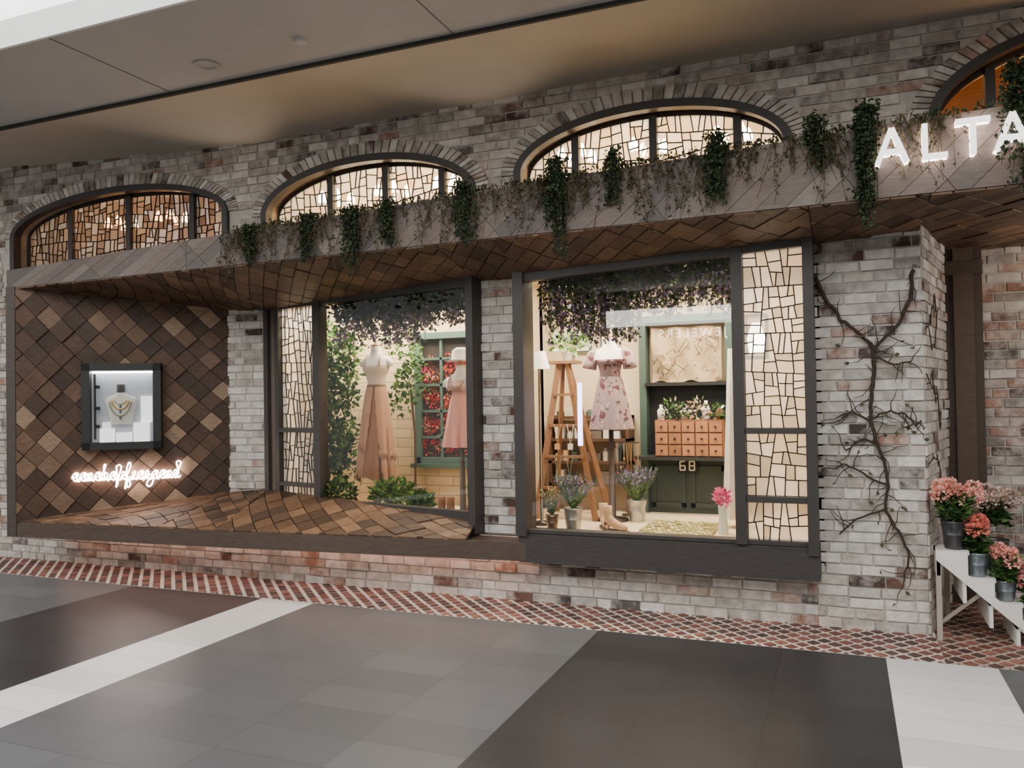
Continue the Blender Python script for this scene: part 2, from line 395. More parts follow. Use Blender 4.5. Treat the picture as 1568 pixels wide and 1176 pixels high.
b=MB(); bricks(b,(0,1.12,0),(1,0,0),(0,-1,0),.93,3,0,2.75,dark=.2,red=.3,pal=BU); b.build('wall_entry',brickM)
m=MB(); dk=C(70,56,46); m.box(.70,.95,1.0,1.15,0,2.7,dk); m.box(.76,.89,.97,1.0,0,2.7,C(84,68,54)); m.box(.70,.95,.96,1.15,0,.2,dk); m.box(.7,.95,.96,1.15,2.4,2.5,dk)
m.build('trim_entry_pilaster',beamM)
# ---------- storefront box
bm=C(80,67,58)
m=MB()
fr=[(-7.22,-.57),(-4.66,-.42),(-2.2,-.2)]
for (xa,ya),(xb,yb) in zip(fr,fr[1:]):
    m.prism([(xa,ya,.343),(xb,yb,.343),(xb,yb,.478),(xa,ya,.478)],(0,.07,0),bm,ch=0)
    m.prism([(xa,ya+.01,.343),(xb,yb+.01,.343),(xb,.1,.343),(xa,.1,.343)],(0,0,.05),C(60,46,38))
m.box(-7.22,-7.1,-.57,0.05,.343,2.66,C(72,63,56))
m.prism([(-2.67,-.2,.47),(-2.2,-.2,.47),(-2.2,.06,.49),(-2.67,.06,.49)],(0,0,-.03),C(80,60,46))
m.build('trim_sill_beam',beamM)
m=MB(); m.box(-2.25,-.165,-.2,.05,.335,.53,C(62,58,56)); m.box(-2.25,-.165,-.17,.05,.53,.556,C(74,70,66)); m.build('trim_sill_window',beamM)
WP=[C(86,63,48),C(70,53,41),C(102,78,61),C(78,59,46),C(64,48,38),C(114,90,71),C(69,54,44),C(82,61,48),C(74,55,42),C(80,60,46)]
LP=[C(124,94,70),C(106,79,58),C(88,66,50),C(114,86,63),C(78,59,46)]
m=MB()
P=[(-7.10,-.56,.478),(-5.59,.55,.667),(-5.59,.55,2.465),(-7.10,-.56,2.642)]
patch_tiles(m,P,1.88,2.0,.155,.155,math.radians(45),.005,WP+[C(142,118,95)],(.593,-.805,0),(.004,.028),planks=2,jc=.14)
m.build('wall_wood_panel',tileM)
m=MB()
lf=[(-7.10,-.56,.478),(-5.5,-.46,.478),(-4.9,-.43,.478),(-2.67,-.23,.478)]
lb=[(-7.09,-.55,.48),(-5.59,.55,.667),(-5.17,.62,.697),(-2.67,0.02,.607)]
for i in range(3):
    P=[lf[i],lf[i+1],lb[i+1],lb[i]]; Wd=(V(lf[i+1])-V(lf[i])).length; Hd=(V(lb[i+1])-V(lf[i+1])).length if i<2 else .7
    patch_tiles(m,P,Wd,Hd,.15,.15,math.radians(45),.006,LP,(0,-.15,1),(.004,.016),planks=1,jc=.22)
m.build('trim_wood_ledge',tileM)
m=MB(); SP=[C(104,79,60),C(90,68,53),C(114,88,66),C(96,75,56),C(80,62,50)]
fy=lambda x:-.56-.024*(x+7.1)
sf=[-7.15,-5.5,-4.9,-2.67,-2.22,-.17,.47,3.0]
sb=[(-7.15,-.5,2.645),(-5.59,.56,2.465),(-5.17,.64,2.44),(-2.67,.06,2.489),(-2.22,.06,2.47),(-.17,-.02,2.555),(.47,.04,2.585),(3.0,1.2,2.6)]
for i in range(7):
    f0=(sf[i],fy(sf[i]),2.65);f1=(sf[i+1],fy(sf[i+1]),2.65)
    b0=sb[i]; b1=sb[i+1]
    if i==4: b0=(-2.22,-.1,2.45); b1=(-.17,-.08,2.55)
    if i==6: b0=(.47,1.2,2.6)
    P=[b0,b1,f1,f0]; Wd=sf[i+1]-sf[i]; Hd=1.0 if i in(1,2) else .7 if i<6 else 1.9
    patch_tiles(m,P,Wd,Hd,.2,.13,math.radians(35),.006,SP,(0,-.1,-1),(.003,.014),planks=1,jc=.2,skew=.3)
m.build('ceiling_soffit',tileM)
m=MB(); FP=[C(106,94,87),C(96,85,79),C(116,105,98),C(101,88,79),C(90,81,77),C(110,96,85)]
ft=lambda x:2.82+.035*(x+7.1) if x<-2.3 else 2.988+.03*(x+2.3)
xs=[-7.22,-5.0,-2.5,.2,3.0]
for a,c in zip(xs,xs[1:]):
    P=[(a,fy(a),2.648),(c,fy(c),2.648),(c,fy(c),ft(c)),(a,fy(a),ft(a))]
    patch_tiles(m,P,c-a,.35,.9,.11,math.radians(38),.002,FP,(0,-1,0),(.003,.006),planks=1,jc=.1,base=C(40,32,28),ch=.001)
    m.prism([(a,fy(a),ft(a)-.02),(c,fy(c),ft(c)-.02),(c,.0,ft(c)-.02),(a,.0,ft(a)-.02)],(0,0,-.03),C(60,50,42))
m.prism([(-7.22,fy(-7.2),2.648),(-7.22,0,2.648),(-7.22,0,2.82),(-7.22,fy(-7.2),2.82)],(.03,0,0),C(80,68,60))
m.build('trim_canopy_fascia',plankM)
m=MB()
for (xa,ya),(xb,yb) in zip(fr,fr[1:]): m.bar((xa+.1,-.10,.338),(xb,-.10,.338),.02,.008,(1,1,1))
m.build('trim_led_strip',EM('salmon_led',(1,.55,.40),12))
# ---------- windows
fc=C(62,58,56)
w1=E('window_1',(-5.17,.62,.7)); A=V((-5.17,.62,0)); Bq=V((-2.683,0,0)); d=(Bq-A).normalized(); n1=V((d.y,-d.x,0)); LW=(Bq-A).length
def wp(s,z,o=0): p=A+d*s+n1*o; return (p.x,p.y,z)
def post(mb,s0,s1,z0,z1,o0=.05,o1=-.05,col=fc):
    mb.prism([wp(s0,z0,o0),wp(s1,z0,o0),wp(s1,z1,o0),wp(s0,z1,o0)],-n1*(o0-o1),col)
m=MB()
post(m,.0,.06,.6,2.48,.06); post(m,.15,.21,.6,2.48); post(m,.70,.79,.6,2.48,.05); post(m,LW-.03,LW+.04,.5,2.52,.07)
post(m,.2,.7,1.26,1.30); post(m,.2,.7,.755,.79); post(m,0,LW,.6,.66,.03); post(m,0,LW,2.43,2.5,.04); post(m,.05,.15,.6,2.48,.02,-.05,C(110,96,84))
m.build('frame',frameM,w1)
m=MB(); m.poly([wp(.79,.6),wp(LW-.03,.6),wp(LW-.03,2.5),wp(.79,2.5)],(1,1,1)); m.build('glass_pane',glassM,w1)
palw=[C(250,246,236),C(244,236,220),C(252,249,242),C(238,228,208),C(246,240,228),C(222,216,206)]
for z0,z1 in ((.66,.755),(.79,1.26),(1.30,2.44)): leaded([(.21,z0),(.70,z0),(.70,z1),(.21,z1)],.008,lambda s,z:wp(s,z),w1,palw,lead=.0065,asp=1.6)
w2=E('window_2',(-2.2,-.15,.55)); m=MB(); y0,y1=-.2,-.1
m.box(-2.265,-2.185,-.22,0,.53,2.48,fc); m.box(-.235,-.17,-.22,0,.5,2.57,fc); m.box(-.69,-.615,y0,y1,.55,2.53,fc)
m.box(-.62,-.23,y0,y1,1.285,1.32,fc); m.box(-.62,-.23,y0,y1,.83,.87,fc)
m.prism([(-2.2,-.19,2.41),(-.2,-.19,2.51),(-.2,-.19,2.57),(-2.2,-.19,2.48)],(0,.08,0),fc); m.box(-2.2,-.2,-.18,-.1,.55,.575,fc)
m.build('frame',frameM,w2)
m=MB(); m.poly([(-2.18,-.15,.56),(-.68,-.15,.56),(-.68,-.15,2.5),(-2.18,-.15,2.5)],(1,1,1)); m.build('glass_pane',glassM,w2)
for z0,z1 in ((.575,.83),(.87,1.285),(1.32,2.53)): leaded([(-.615,z0),(-.235,z0),(-.235,z1),(-.615,z1)],.0085,lambda s,z:(s,-.15,z),w2,palw+[C(206,200,186)],lead=.0065,asp=1.3)
# ---------- interior shell
ic=C(222,202,168)
m=MB(); m.prism([(-5.3,.66,.53),(-5.17,.64,.53),(-2.66,.02,.53),(-2.66,1.25,.53),(-5.3,1.25,.53)],(0,0,-.08),C(228,206,170))
m.prism([(-2.58,.06,.53),(-2.2,.06,.53),(-2.2,-.1,.53),(-.2,-.1,.53),(-.2,1.4,.53),(-2.58,1.4,.53)],(0,0,-.08),C(228,206,170)); m.build('floor_display',plasM)
m=MB()
for r in range(24):
    z=.53+r*.092; x=-5.3-(.15 if r%2 else 0)
    while x<-2.66:
        a,c=max(x,-5.3),min(x+.3-.004,-2.66); x+=.3
        if c-a>.02: m.box(a,c,1.24,1.27,z,z+.088,jit(C(208,184,144),.07))
m.box(-5.35,-2.6,1.27,1.35,.4,4.1,ic); m.box(-5.35,-5.3,.6,1.3,.4,2.6,ic); m.box(-2.64,-2.6,.1,1.4,.4,2.6,ic)
m.box(-2.6,0,1.4,1.46,.4,4.1,ic); m.box(-.18,-.14,.0,1.4,.4,2.6,ic); m.box(-9,-5.35,1.27,1.35,2.5,4.1,C(120,86,60)); m.box(0,3,1.4,1.46,2.7,4.1,ic)
m.build('wall_back',plasM)
m=MB(); m.box(-9,3,.2,1.45,2.67,2.69,C(200,180,150)); m.box(-5.3,-2.6,.65,1.3,2.6,2.64,ic); m.box(-2.6,-.15,-.05,1.4,2.58,2.62,ic); m.box(-9,3,.2,1.45,4.05,4.1,ic)
m.box(-5.38,-5.33,.2,1.3,2.69,4.05,C(130,96,70)); m.build('ceiling_display',plasM)
# ---------- dress forms
WHT=C(238,230,218)
def form(name,x,y,zf,prof,bod,bmat,skirt,smat,hem,waist,fold=.1,hat=False,neck=2.05,sleeve=False,tilt=0,over=None):
    par=E(name,(x,y,zf)); m=MB()
    m.rings([(zf,x,y,.13,.13),(zf+.02,x,y,.13,.13),(zf+.03,x,y,.03,.03),(waist,x,y,.013,.013)],C(60,45,35),n=20); m.build('stand',woodM,par,True)
    m=MB(); sh=neck-.09
    m.rings([(waist-.03,x,y,.088,.07),(waist+.05,x,y,.086,.066),(waist+.14,x,y,.108,.082),(sh-.13,x,y-.01,.132,.098),(sh-.09,x,y-.005,.138,.092),(sh-.05,x,y,.142,.078),(sh-.015,x,y,.13,.062),(sh+.01,x,y,.07,.05),(sh+.05,x,y,.047,.045),(neck,x,y,.044,.044)],
        lambda j,k: bod if j<=4 else WHT,m=lambda j:1 if j<=4 else 0,n=32,
        fold=lambda j,a,z:.1*max(0,math.cos(2*(a+math.pi/2)))*(1 if j==3 and math.sin(a)<0 else 0))
    for sx in (-1,1):
        if sleeve: m.tube([(x+sx*.10,y,sh-.02),(x+sx*.145,y,sh-.05),(x+sx*.165,y-.005,sh-.12),(x+sx*.172,y-.01,sh-.16)],[.04,.05,.056,.06],bod,1,n=12)
        else:
            m.tube([(x+sx*.11,y,sh-.03),(x+sx*.138,y,sh-.06),(x+sx*.145,y,sh-.1)],[.03,.036,.03],WHT,n=10)
            m.tube([(x+sx*.085,y-.085,sh-.1),(x+sx*.085,y-.075,sh-.04),(x+sx*.08,y-.03,sh+.005),(x+sx*.08,y+.05,sh-.03)],.011,bod,1,n=6)
    m.build('bodice',[clothM,bmat],par,True)
    m=MB(); m.rings([(neck,x,y,.045,.045),(neck+.012,x,y,.045,.045),(neck+.02,x,y,.012,.012),(neck+.05,x,y,.016,.016),(neck+.06,x,y,.004,.004)],C(190,140,90),n=16); m.build('neck_cap',woodM,par,True)
    m=MB(); H=waist-hem; ph=R(0,6); nr=20; rs=[]
    for j in range(nr+1):
        t=j/nr; rs.append((waist+.01-t*H,x,y,.088+(prof-.088)*t**.7,.072+(prof*.8-.072)*t**.7))
    n=90
    m.rings(rs,lambda j,k:jit(skirt,.02),n=n,cap=False,fold=lambda j,a,z:fold*(j/nr)*(math.sin(a*9+ph)+.5*math.sin(a*17+j*.12)),dz=lambda j,a:tilt*math.cos(a)*j/nr)
    m.build('skirt',smat,par,True)
    if over:
        oc,ol=over; m=MB(); m.rings([(waist+.012-t*ol,x,y,(.095+(prof*1.03-.088)*t**.7),(.08+(prof*.86-.072)*t**.7)) for t in [i/14 for i in range(15)]],oc,n=90,cap=False,fold=lambda j,a,z:.9*fold*(j/14)*(math.sin(a*7+1)+.4*math.sin(a*15)),dz=lambda j,a:(-.08*math.cos(a))*j/14,
            skip=lambda j,a:abs((a-4.9+math.pi)%(2*math.pi)-math.pi)<.05+.035*j)
        m.rings([(waist+.03,x,y,.094,.078),(waist-.005,x,y,.096,.08)],jit(C(120,86,62),.1),n=30,cap=False)
        for zoff in (0,.3):
            for i in range(120):
                a=2*math.pi*i/120
                if abs((a-4.9+math.pi)%(2*math.pi)-math.pi)<.55-zoff*.6: continue
                tt=1-zoff/ol; g=1+.9*fold*tt*(math.sin(a*7+1)+.4*math.sin(a*15)); rx,ry=(.095+(prof*1.03-.088)*tt**.7)*g*1.01,(.08+(prof*.86-.072)*tt**.7)*g*1.01; z=waist+.012-ol+zoff-.08*math.cos(a)*tt
                m.tube([(x+rx*math.cos(a),y+ry*math.sin(a),z+.01),(x+rx*math.cos(a)*1.03,y+ry*math.sin(a)*1.03,z-R(.04,.08))],.0028,jit(oc,.15),n=3)
        m.build('overskirt',clothM,par,True)
    if hat:
        m=MB(); m.rings([(neck+.04,x,y,.15,.15),(neck+.05,x,y,.085,.085),(neck+.13,x,y,.075,.075),(neck+.155,x,y,.04,.04)],C(244,236,218),n=24); m.build('hat',clothM,par,True)
    return par
form('mannequin_dress_form',-4.02,.72,.53,.185,C(218,198,176),laceM,C(144,102,76),clothM,.82,1.66,fold=.10,neck=2.05,tilt=-.08,over=(C(172,130,100),.86))
form('mannequin_dress_form',-3.09,.6,.53,.16,C(226,180,162),clothM,C(226,160,146),clothM,1.12,1.57,fold=.12,neck=1.84,hat=True)
form('mannequin_dress_form',-1.78,.7,.53,.175,C(156,130,126),floralM,C(156,130,126),floralM,1.27,1.70,fold=.08,neck=2.03,sleeve=True)
# ---------- foliage
GR=[C(50,78,34),C(66,96,44),C(42,64,32),C(82,110,54),C(56,84,44)]
IV=[C(38,54,30),C(50,68,38),C(30,44,26),C(60,76,44),C(44,56,38)]
WI=[C(146,122,156),C(120,104,126),C(84,98,56),C(66,84,42),C(165,150,168),C(105,115,75)]
def strand(mb,p,L,dens,size,pal,spread=.02,stem=C(50,40,26),sw=.15,tip=None):
    p=V(p); pts=[p.copy()]; n=max(3,int(L/.05)); q=p.copy(); dx,dy=R(-sw,sw),R(-sw,sw)*.5
    for i in range(n): q=q+V((dx*.05+R(-.008,.008),dy*.05+R(-.005,.005),-L/n)); pts.append(q.copy())
    mb.tube(pts,.002,stem,n=3)
    for i in range(int(L*dens)):
        t=random.random(); k=min(int(t*n),n-1); a=pts[k]; c=a+V((R(-spread,spread),R(-spread,spread),R(-.03,.03)))
        pl=tip if (tip and t>.45) else pal
        mb.leaf(c,(R(-1,1),R(-1,.6),R(-1.4,.2)),size*R(.6,1.3),size*R(.6,1.0),jit(random.choice(pl),.2))
def blob(mb,c,r,n,size,pal,sq=(1,1,1),up=.3):
    c=V(c)
    for i in range(n):
        d=V((R(-1,1),R(-1,1),R(-1,1)))
        if d.length>1: continue
        p=c+V((d.x*r*sq[0],d.y*r*sq[1],d.z*r*sq[2])); mb.leaf(p,(d.x+R(-.5,.5),d.y+R(-.5,.5),d.z+up+R(-.5,.5)),size*R(.6,1.3),size*R(.5,.9),jit(random.choice(pal),.22))
gar=[(-4.32,2.93,2.62,.05,1.2),(-3.75,2.97,2.53,.042,1.2),(-3.35,2.98,2.47,.042,1.2),(-3.05,3.0,2.64,.042,1),(-2.42,3.06,2.60,.045,1.2),(-1.73,3.13,2.47,.05,1.4),(-1.33,3.13,2.76,.045,1.1),(-.70,3.15,2.68,.055,1.3),(-.12,3.16,2.86,.055,1.1),(.14,3.18,2.47,.05,2.2),(.92,3.3,2.56,.08,2.8)]
for x,zt_,zb_,hw,dn in gar:
    m=MB(); y=fy(x)-.035
    for i in range(int(15*dn)): 
        xx=x+random.gauss(0,hw*.6); L=(zt_-zb_)*(R(.4,1)); strand(m,(xx,y+R(-.03,.015),zt_-R(0,.04)),L,110,.028,IV,.016,sw=.05)
    blob(m,(x,y+.06,ft(x)+.01),.07,90,.03,IV,(1,.7,.4)); m.build('hanging_ivy',leafM)
m=MB(); TW=[C(82,74,46),C(70,68,42),C(58,70,38),C(92,82,56),C(52,64,36)]
for i in range(520):
    x=R(-4.6,.6); y=fy(x)-.02; strand(m,(x,y+R(-.02,.01),ft(x)+R(-.01,.03)),R(.1,.5)*R(.5,1),38,.022,TW,.012,stem=C(70,54,38),sw=.5)
for i in range(110):
    x=R(-4.5,1.2); blob(m,(x,fy(x)+.02,ft(x)+.008),.045,14,.03,IV,(1.6,.8,.5))
m.build('trailing_twig_garland',leafM)
m=MB()
for i in range(260):
    s=R(.85,2.45); p=wp(s,2.46,-R(.08,.35)); strand(m,p,R(.1,.46)*(1.0 if s<1.8 else .75),75,.04,GR[:3],.03,sw=.1,tip=WI)
for i in range(56):
    s=R(.85,2.45); blob(m,wp(s,2.39,-R(.08,.3)),.13,70,.05,IV,(1,1,.7))
m.build('hanging_wisteria',leafM)
m=MB()
for i in range(360):
    x=R(-2.12,-.72); p=(x,R(-.02,.25),2.5); strand(m,p,R(.12,.58)*(1.0 if x<-1.4 else .7),80,.034,WI[2:4]+GR[:2],.022,sw=.08,tip=WI)
for i in range(52): blob(m,(R(-2.12,-.7),R(0,.25),2.46),.1,55,.042,IV,(1,1,.7))
m.build('hanging_wisteria',leafM)
m=MB()
for k in range(2):
    pts=[(-4.58+.05*math.sin(z*7+k*3),.68+.04*math.cos(z*8+k),z) for z in [.53+.1*i for i in range(18)]]; m.tube(pts,.012,C(60,46,30),n=5)
LG=[C(88,124,46),C(68,102,38),C(108,142,60),C(50,78,32)]
for i in range(100):
    z=R(.8,2.25); blob(m,(-4.48+R(-.18,.18),.72+R(-.08,.08),z),.085,30,.065,LG)
m.build('climbing_ivy_plant',leafM)
m=MB(); m.rings([(.53,-3.78,1.0,.09,.09),(.72,-3.78,1.0,.11,.11)],C(120,105,90),n=20); m.tube([(-3.78,1.0,.7),(-3.77,.99,1.2),(-3.82,1.0,1.7)],.012,C(80,60,40))
for i in range(26): blob(m,(-3.84+R(-.13,.13),.98+R(-.08,.08),R(1.45,2.15)),.08,28,.055,LG)
m.build('potted_tree',leafM)
for (x,y,z,r) in ((-4.35,.54,.64,.15),(-3.72,.48,.66,.17),(-4.05,1.02,.62,.12),(-3.4,.42,.60,.09)):
    m=MB(); m.rings([(.53,x,y,.06,.06),(.60,x,y,.075,.075)],C(110,100,90),n=16); blob(m,(x,y,z+.06),r,520,.06,LG,(1.1,1,.75)); 
    m.build('potted_pothos',leafM)
m=MB(); x,y=-2.90,.48; m.rings([(.53,x,y,.08,.06),(.58,x,y,.1,.075),(.64,x,y,.09,.07)],C(120,80,50),n=18)
for i in range(140): a=R(0,6.28); m.leaf((x+R(-.05,.05),y+R(-.04,.04),.64),(math.cos(a)*.5,math.sin(a)*.4,1.2),R(.12,.24),.014,jit(C(150,175,75),.2))
m.build('grass_in_basket',leafM)
par=E('green_window_frame',(-3.5,1.2,.93)); m=MB(); g=C(76,102,90); x0,x1,z0,z1=-3.86,-3.02,.93,2.19
m.box(x0,x0+.06,1.15,1.23,z0,z1,g); m.box(x1-.06,x1,1.15,1.23,z0,z1,g); m.box(x0,x1,1.15,1.23,z0,z0+.06,g); m.box(x0,x1,1.15,1.23,z1-.06,z1,g); m.box(x0-.04,x1+.04,1.12,1.23,z0-.04,z0,g)
for xx in (-3.58,-3.3): m.box(xx-.012,xx+.012,1.17,1.2,z0,z1,g)
for i in range(1,5): zz=z0+(z1-z0)*i/5; m.box(x0,x1,1.17,1.2,zz-.012,zz+.012,g)
m.build('frame',paintM,par); m=MB(); m.box(x0,x1,1.215,1.235,z0,z1,C(60,50,44)); m.build('backing',paintM,par)
m=MB()
for i in range(190):
    blob(m,(R(x0+.06,x1-.06),1.205,R(z0+.08,z1-.25)),.05,34,.032,random.choice([[C(210,50,36),C(180,34,34)],[C(226,110,40)],[C(190,60,90)],[C(100,90,50)],[C(230,180,140)],[C(200,60,46)]]),(1,.25,1))
m.build('flower_display',leafM,par)
# ---------- window 2 contents
par=E('wooden_ladder',(-2.2,.85,.53)); m=MB(); wc=C(140,100,68)
for (a,bq) in (((-2.24,.75,1.83),(-2.42,.62,.53)),((-2.16,.75,1.83),(-1.90,.62,.53)),((-2.22,.8,1.83),(-2.4,1.1,.53)),((-2.18,.8,1.83),(-1.92,1.1,.53))): m.bar(a,bq,.03,.045,wc)
for t in (.2,.4,.6,.8): 
    p=V((-2.24,.75,1.83)).lerp(V((-2.42,.62,.53)),t); q=V((-2.16,.75,1.83)).lerp(V((-1.90,.62,.53)),t); m.bar(p,q,.05,.022,wc)
m.box(-2.32,-2.08,.7,.9,1.83,1.855,wc)
m.build('ladder',woodM,par)
m=MB()
for t,xo in ((.4,.3),(.6,.35),(.6,.65),(.8,.25),(.8,.7),(.4,.75)):
    p=V((-2.24,.75,1.83)).lerp(V((-2.42,.62,.53)),t); q=V((-2.16,.75,1.83)).lerp(V((-1.90,.62,.53)),t); c=p.lerp(q,xo); col=random.choice([C(235,225,205),C(180,150,180),C(120,140,120),C(200,160,110)])
    m.tube([c+V((-.03,-.03,.012)),c+V((0,-.035,-.16)),c+V((.03,-.03,.012))],.004,col,n=5); m.box(c.x-.022,c.x+.022,c.y-.045,c.y-.035,c.z-.2,c.z-.15,col)
m.build('hanging_necklaces',paintM,par)
par=E('merchandise_shelf',(-2.3,1.2,.53)); m=MB(); dw=C(90,66,48)
SZ=(.75,.95,1.15,1.35)
for z in SZ: m.box(-2.5,-1.75,1.17,1.38,z,z+.025,dw)
m.box(-2.5,-2.47,1.17,1.38,.53,1.38,dw); m.box(-1.78,-1.75,1.17,1.38,.53,1.38,dw)
m.build('shelf',woodM,par); m=MB()
for z in SZ:
    z+=.025; x=-2.44
    while x<-1.85:
        wd=R(.04,.09); h=R(.05,.13); c=random.choice([C(235,225,205),C(160,125,90),C(110,100,88),C(205,170,125),C(80,96,86),C(240,238,230)])
        if random.random()<.5: m.box(x,x+wd,1.2,1.3,z,z+h,c)
        else: m.rings([(z,x+wd/2,1.25,wd*.45,wd*.45),(z+h*.7,x+wd/2,1.25,wd*.45,wd*.45),(z+h*.8,x+wd/2,1.25,wd*.2,wd*.2),(z+h,x+wd/2,1.25,wd*.2,wd*.2)],c,n=12)
        x+=wd+R(.01,.03)
m.build('merchandise',paintM,par)
m=MB(); m.rings([(1.857,-2.16,.8,.05,.05),(1.93,-2.16,.8,.07,.07)],C(220,215,205),n=16); blob(m,(-2.16,.8,2.0),.13,300,.06,[C(100,140,74),C(130,166,94),C(200,210,185)],(1.2,.8,.6)); m.build('potted_succulent',leafM)
par=E('framed_prints',(-1.95,1.35,1.5)); m=MB()
for x,z,w_,h in ((-2.3,1.95,.16,.22),(-2.05,2.0,.14,.18)): m.box(x,x+w_,1.37,1.395,z,z+h,C(90,104,96)); m.box(x+.02,x+w_-.02,1.36,1.372,z+.02,z+h-.02,C(235,226,205))
m.build('frames',paintM,par)
par=E('floor_lamp',(-2.22,.3,.53)); m=MB(); m.rings([(.53,-2.27,.35,.09,.09),(.55,-2.27,.35,.09,.09),(.56,-2.27,.35,.012,.012),(1.78,-2.27,.35,.012,.012)],C(70,60,50),n=16); m.build('pole',metalM,par,True)
m=MB(); m.rings([(1.78,-2.27,.35,.085,.085),(1.92,-2.27,.35,.05,.05)],C(250,240,220),n=24,cap=False); m.build('shade',M('lamp_shade',.8,emis=1.2),par,True)
par=E('jewellery_t_stand',(-1.72,1.0,.53)); m=MB(); bk=C(70,52,38)
for x,y,zt_ in ((-1.72,1.0,1.15),):
    m.rings([(.53,x,y,.06,.06),(.545,x,y,.06,.06),(.55,x,y,.008,.008),(zt_,x,y,.008,.008)],bk,n=14); m.bar((x-.1,y,zt_),(x+.1,y,zt_),.014,.014,bk)
    for k in range(7):
        xx=x-.09+.03*k; L=R(.1,.28); m.tube([(xx-.008,y-.01,zt_),(xx,y-.012,zt_-L),(xx+.008,y-.01,zt_)],.0025,random.choice([C(210,170,90),C(90,120,130),C(200,190,180),C(150,90,70)]),n=4); m.tube([(xx,y-.012,zt_-L),(xx,y-.012,zt_-L-.025)],.007,random.choice([C(60,120,130),C(220,180,90),C(160,60,60)]),n=6)
m.build('stands',paintM,par)
par=E('green_cabinet_door',(-1.25,1.3,.53)); m=MB(); g=C(50,64,56)
m.box(-1.62,-.9,1.28,1.38,.53,1.0,g); 
for xa,xb in ((-1.58,-1.28),(-1.24,-.94)):
    m.box(xa,xb,1.265,1.28,.58,.62,jit(g,.1));m.box(xa,xb,1.265,1.28,.9,.94,g);m.box(xa,xa+.04,1.265,1.28,.58,.94,g);m.box(xb-.04,xb,1.265,1.28,.58,.94,g)
tg=C(66,86,76)
m.box(-1.66,-1.60,1.22,1.38,.53,2.2,tg); m.box(-.92,-.86,1.22,1.38,.53,2.2,tg); m.box(-1.66,-.86,1.2,1.38,2.18,2.24,tg); m.box(-1.68,-.86,1.05,1.38,1.0,1.03,C(50,50,46))
m.box(-1.61,-.91,1.34,1.38,1.02,1.66,C(28,30,28)); m.box(-1.61,-.91,1.2,1.38,1.63,1.66,C(30,30,28))
m.build('cabinet',paintM,par)
m=MB(); m.box(-1.34,-1.17,1.235,1.25,.88,1.0,C(20,20,20))
def digit(mb,segs,x,z,h,y,c):
    w=h*.55; s=h*.15
    G={'t':((x,z+h),(x+w,z+h)),'m':((x,z+h/2),(x+w,z+h/2)),'b':((x,z),(x+w,z)),'L':((x,z+h/2),(x,z+h)),'R':((x+w,z+h/2),(x+w,z+h)),'l':((x,z),(x,z+h/2)),'r':((x+w,z),(x+w,z+h/2))}
    for k in segs: a,q=G[k]; mb.bar((a[0],y,a[1]),(q[0],y,q[1]),s,s,c)
digit(m,'tmbLlr',-1.32,.905,.075,1.23,C(245,240,225)); digit(m,'tmbLlrR',-1.24,.905,.075,1.23,C(245,240,225)); m.build('number_sign',paintM,par)
par=E('small_drawer_chest',(-1.2,1.1,1.03)); m=MB(); oc=C(140,96,66); m.box(-1.5,-.93,1.08,1.19,1.032,1.34,jit(oc,.1))
for i in range(5):
    for j in range(3):
        x=-1.49+i*.112; z=1.04+j*.1; m.box(x,x+.1,1.06,1.08,z,z+.088,jit(C(166,114,76),.25)); m.box(x+.042,x+.058,1.045,1.06,z+.035,z+.05,C(40,30,25))
m.build('drawers',woodM,par)
m=MB(); blob(m,(-1.35,1.12,1.42),.1,160,.04,GR+[C(220,210,190)]); blob(m,(-1.15,1.12,1.42),.1,180,.04,[C(225,210,185),C(190,130,110),C(90,110,70)]); blob(m,(-1.0,1.12,1.4),.08,120,.04,GR+[C(235,230,220)]); m.build('dried_flower_bouquet',leafM)
m=MB()
for x,c,h in ((-1.46,C(235,230,220),.13),(-1.26,C(200,190,170),.1),(-1.08,C(240,236,228),.16),(-.97,C(120,90,60),.12)): m.rings([(1.34,x,1.16,.03,.03),(1.34+h*.6,x,1.16,.035,.035),(1.34+h*.8,x,1.16,.013,.013),(1.34+h,x,1.16,.015,.015)],c,n=14)
m.build('bottle_group',paintM,smooth=True)
m=MB(); mc2=C(190,164,126)
n=14
g=[[m.idx([(-1.56+.6*i/n,1.29+.025*math.sin(i*1.1+j*.7)+R(-.006,.006),1.66+.48*j/8+ (.02*math.sin(i) if j==0 else 0))])[0] for j in range(9)] for i in range(n+1)]
for i in range(n):
    for j in range(8): m.face((g[i][j],g[i+1][j],g[i+1][j+1],g[i][j+1]),jit(mc2,.04))
for k in range(12):
    p=[(-1.5+R(0,.5),1.255,1.7+R(0,.4))]
    for i in range(6): p.append((min(-.98,max(-1.54,p[-1][0]+R(-.09,.09))),1.255,min(2.12,max(1.68,p[-1][2]+R(-.09,.09)))))
    m.tube(p,.0035,C(96,74,50),n=3)
m.build('vintage_map_hanging',mapM,smooth=True)
def bucket(x,y,z,r,h,col,name='galvanised_bucket'):
    m=MB(); m.rings([(z,x,y,r*.75,r*.75),(z+.01,x,y,r*.77,r*.77),(z+h*.5,x,y,r*.88,r*.88),(z+h*.52,x,y,r*.91,r*.91),(z+h*.54,x,y,r*.88,r*.88),(z+h,x,y,r,r),(z+h+.006,x,y,r*1.06,r*1.06),(z+h-.005,x,y,r*.96,r*.96),(z+h-.03,x,y,r*.9,r*.9)],col,n=24)
    return m.build(name,metalM,smooth=True)
LV=[C(130,108,154),C(150,128,174),C(106,98,124),C(110,120,98)]
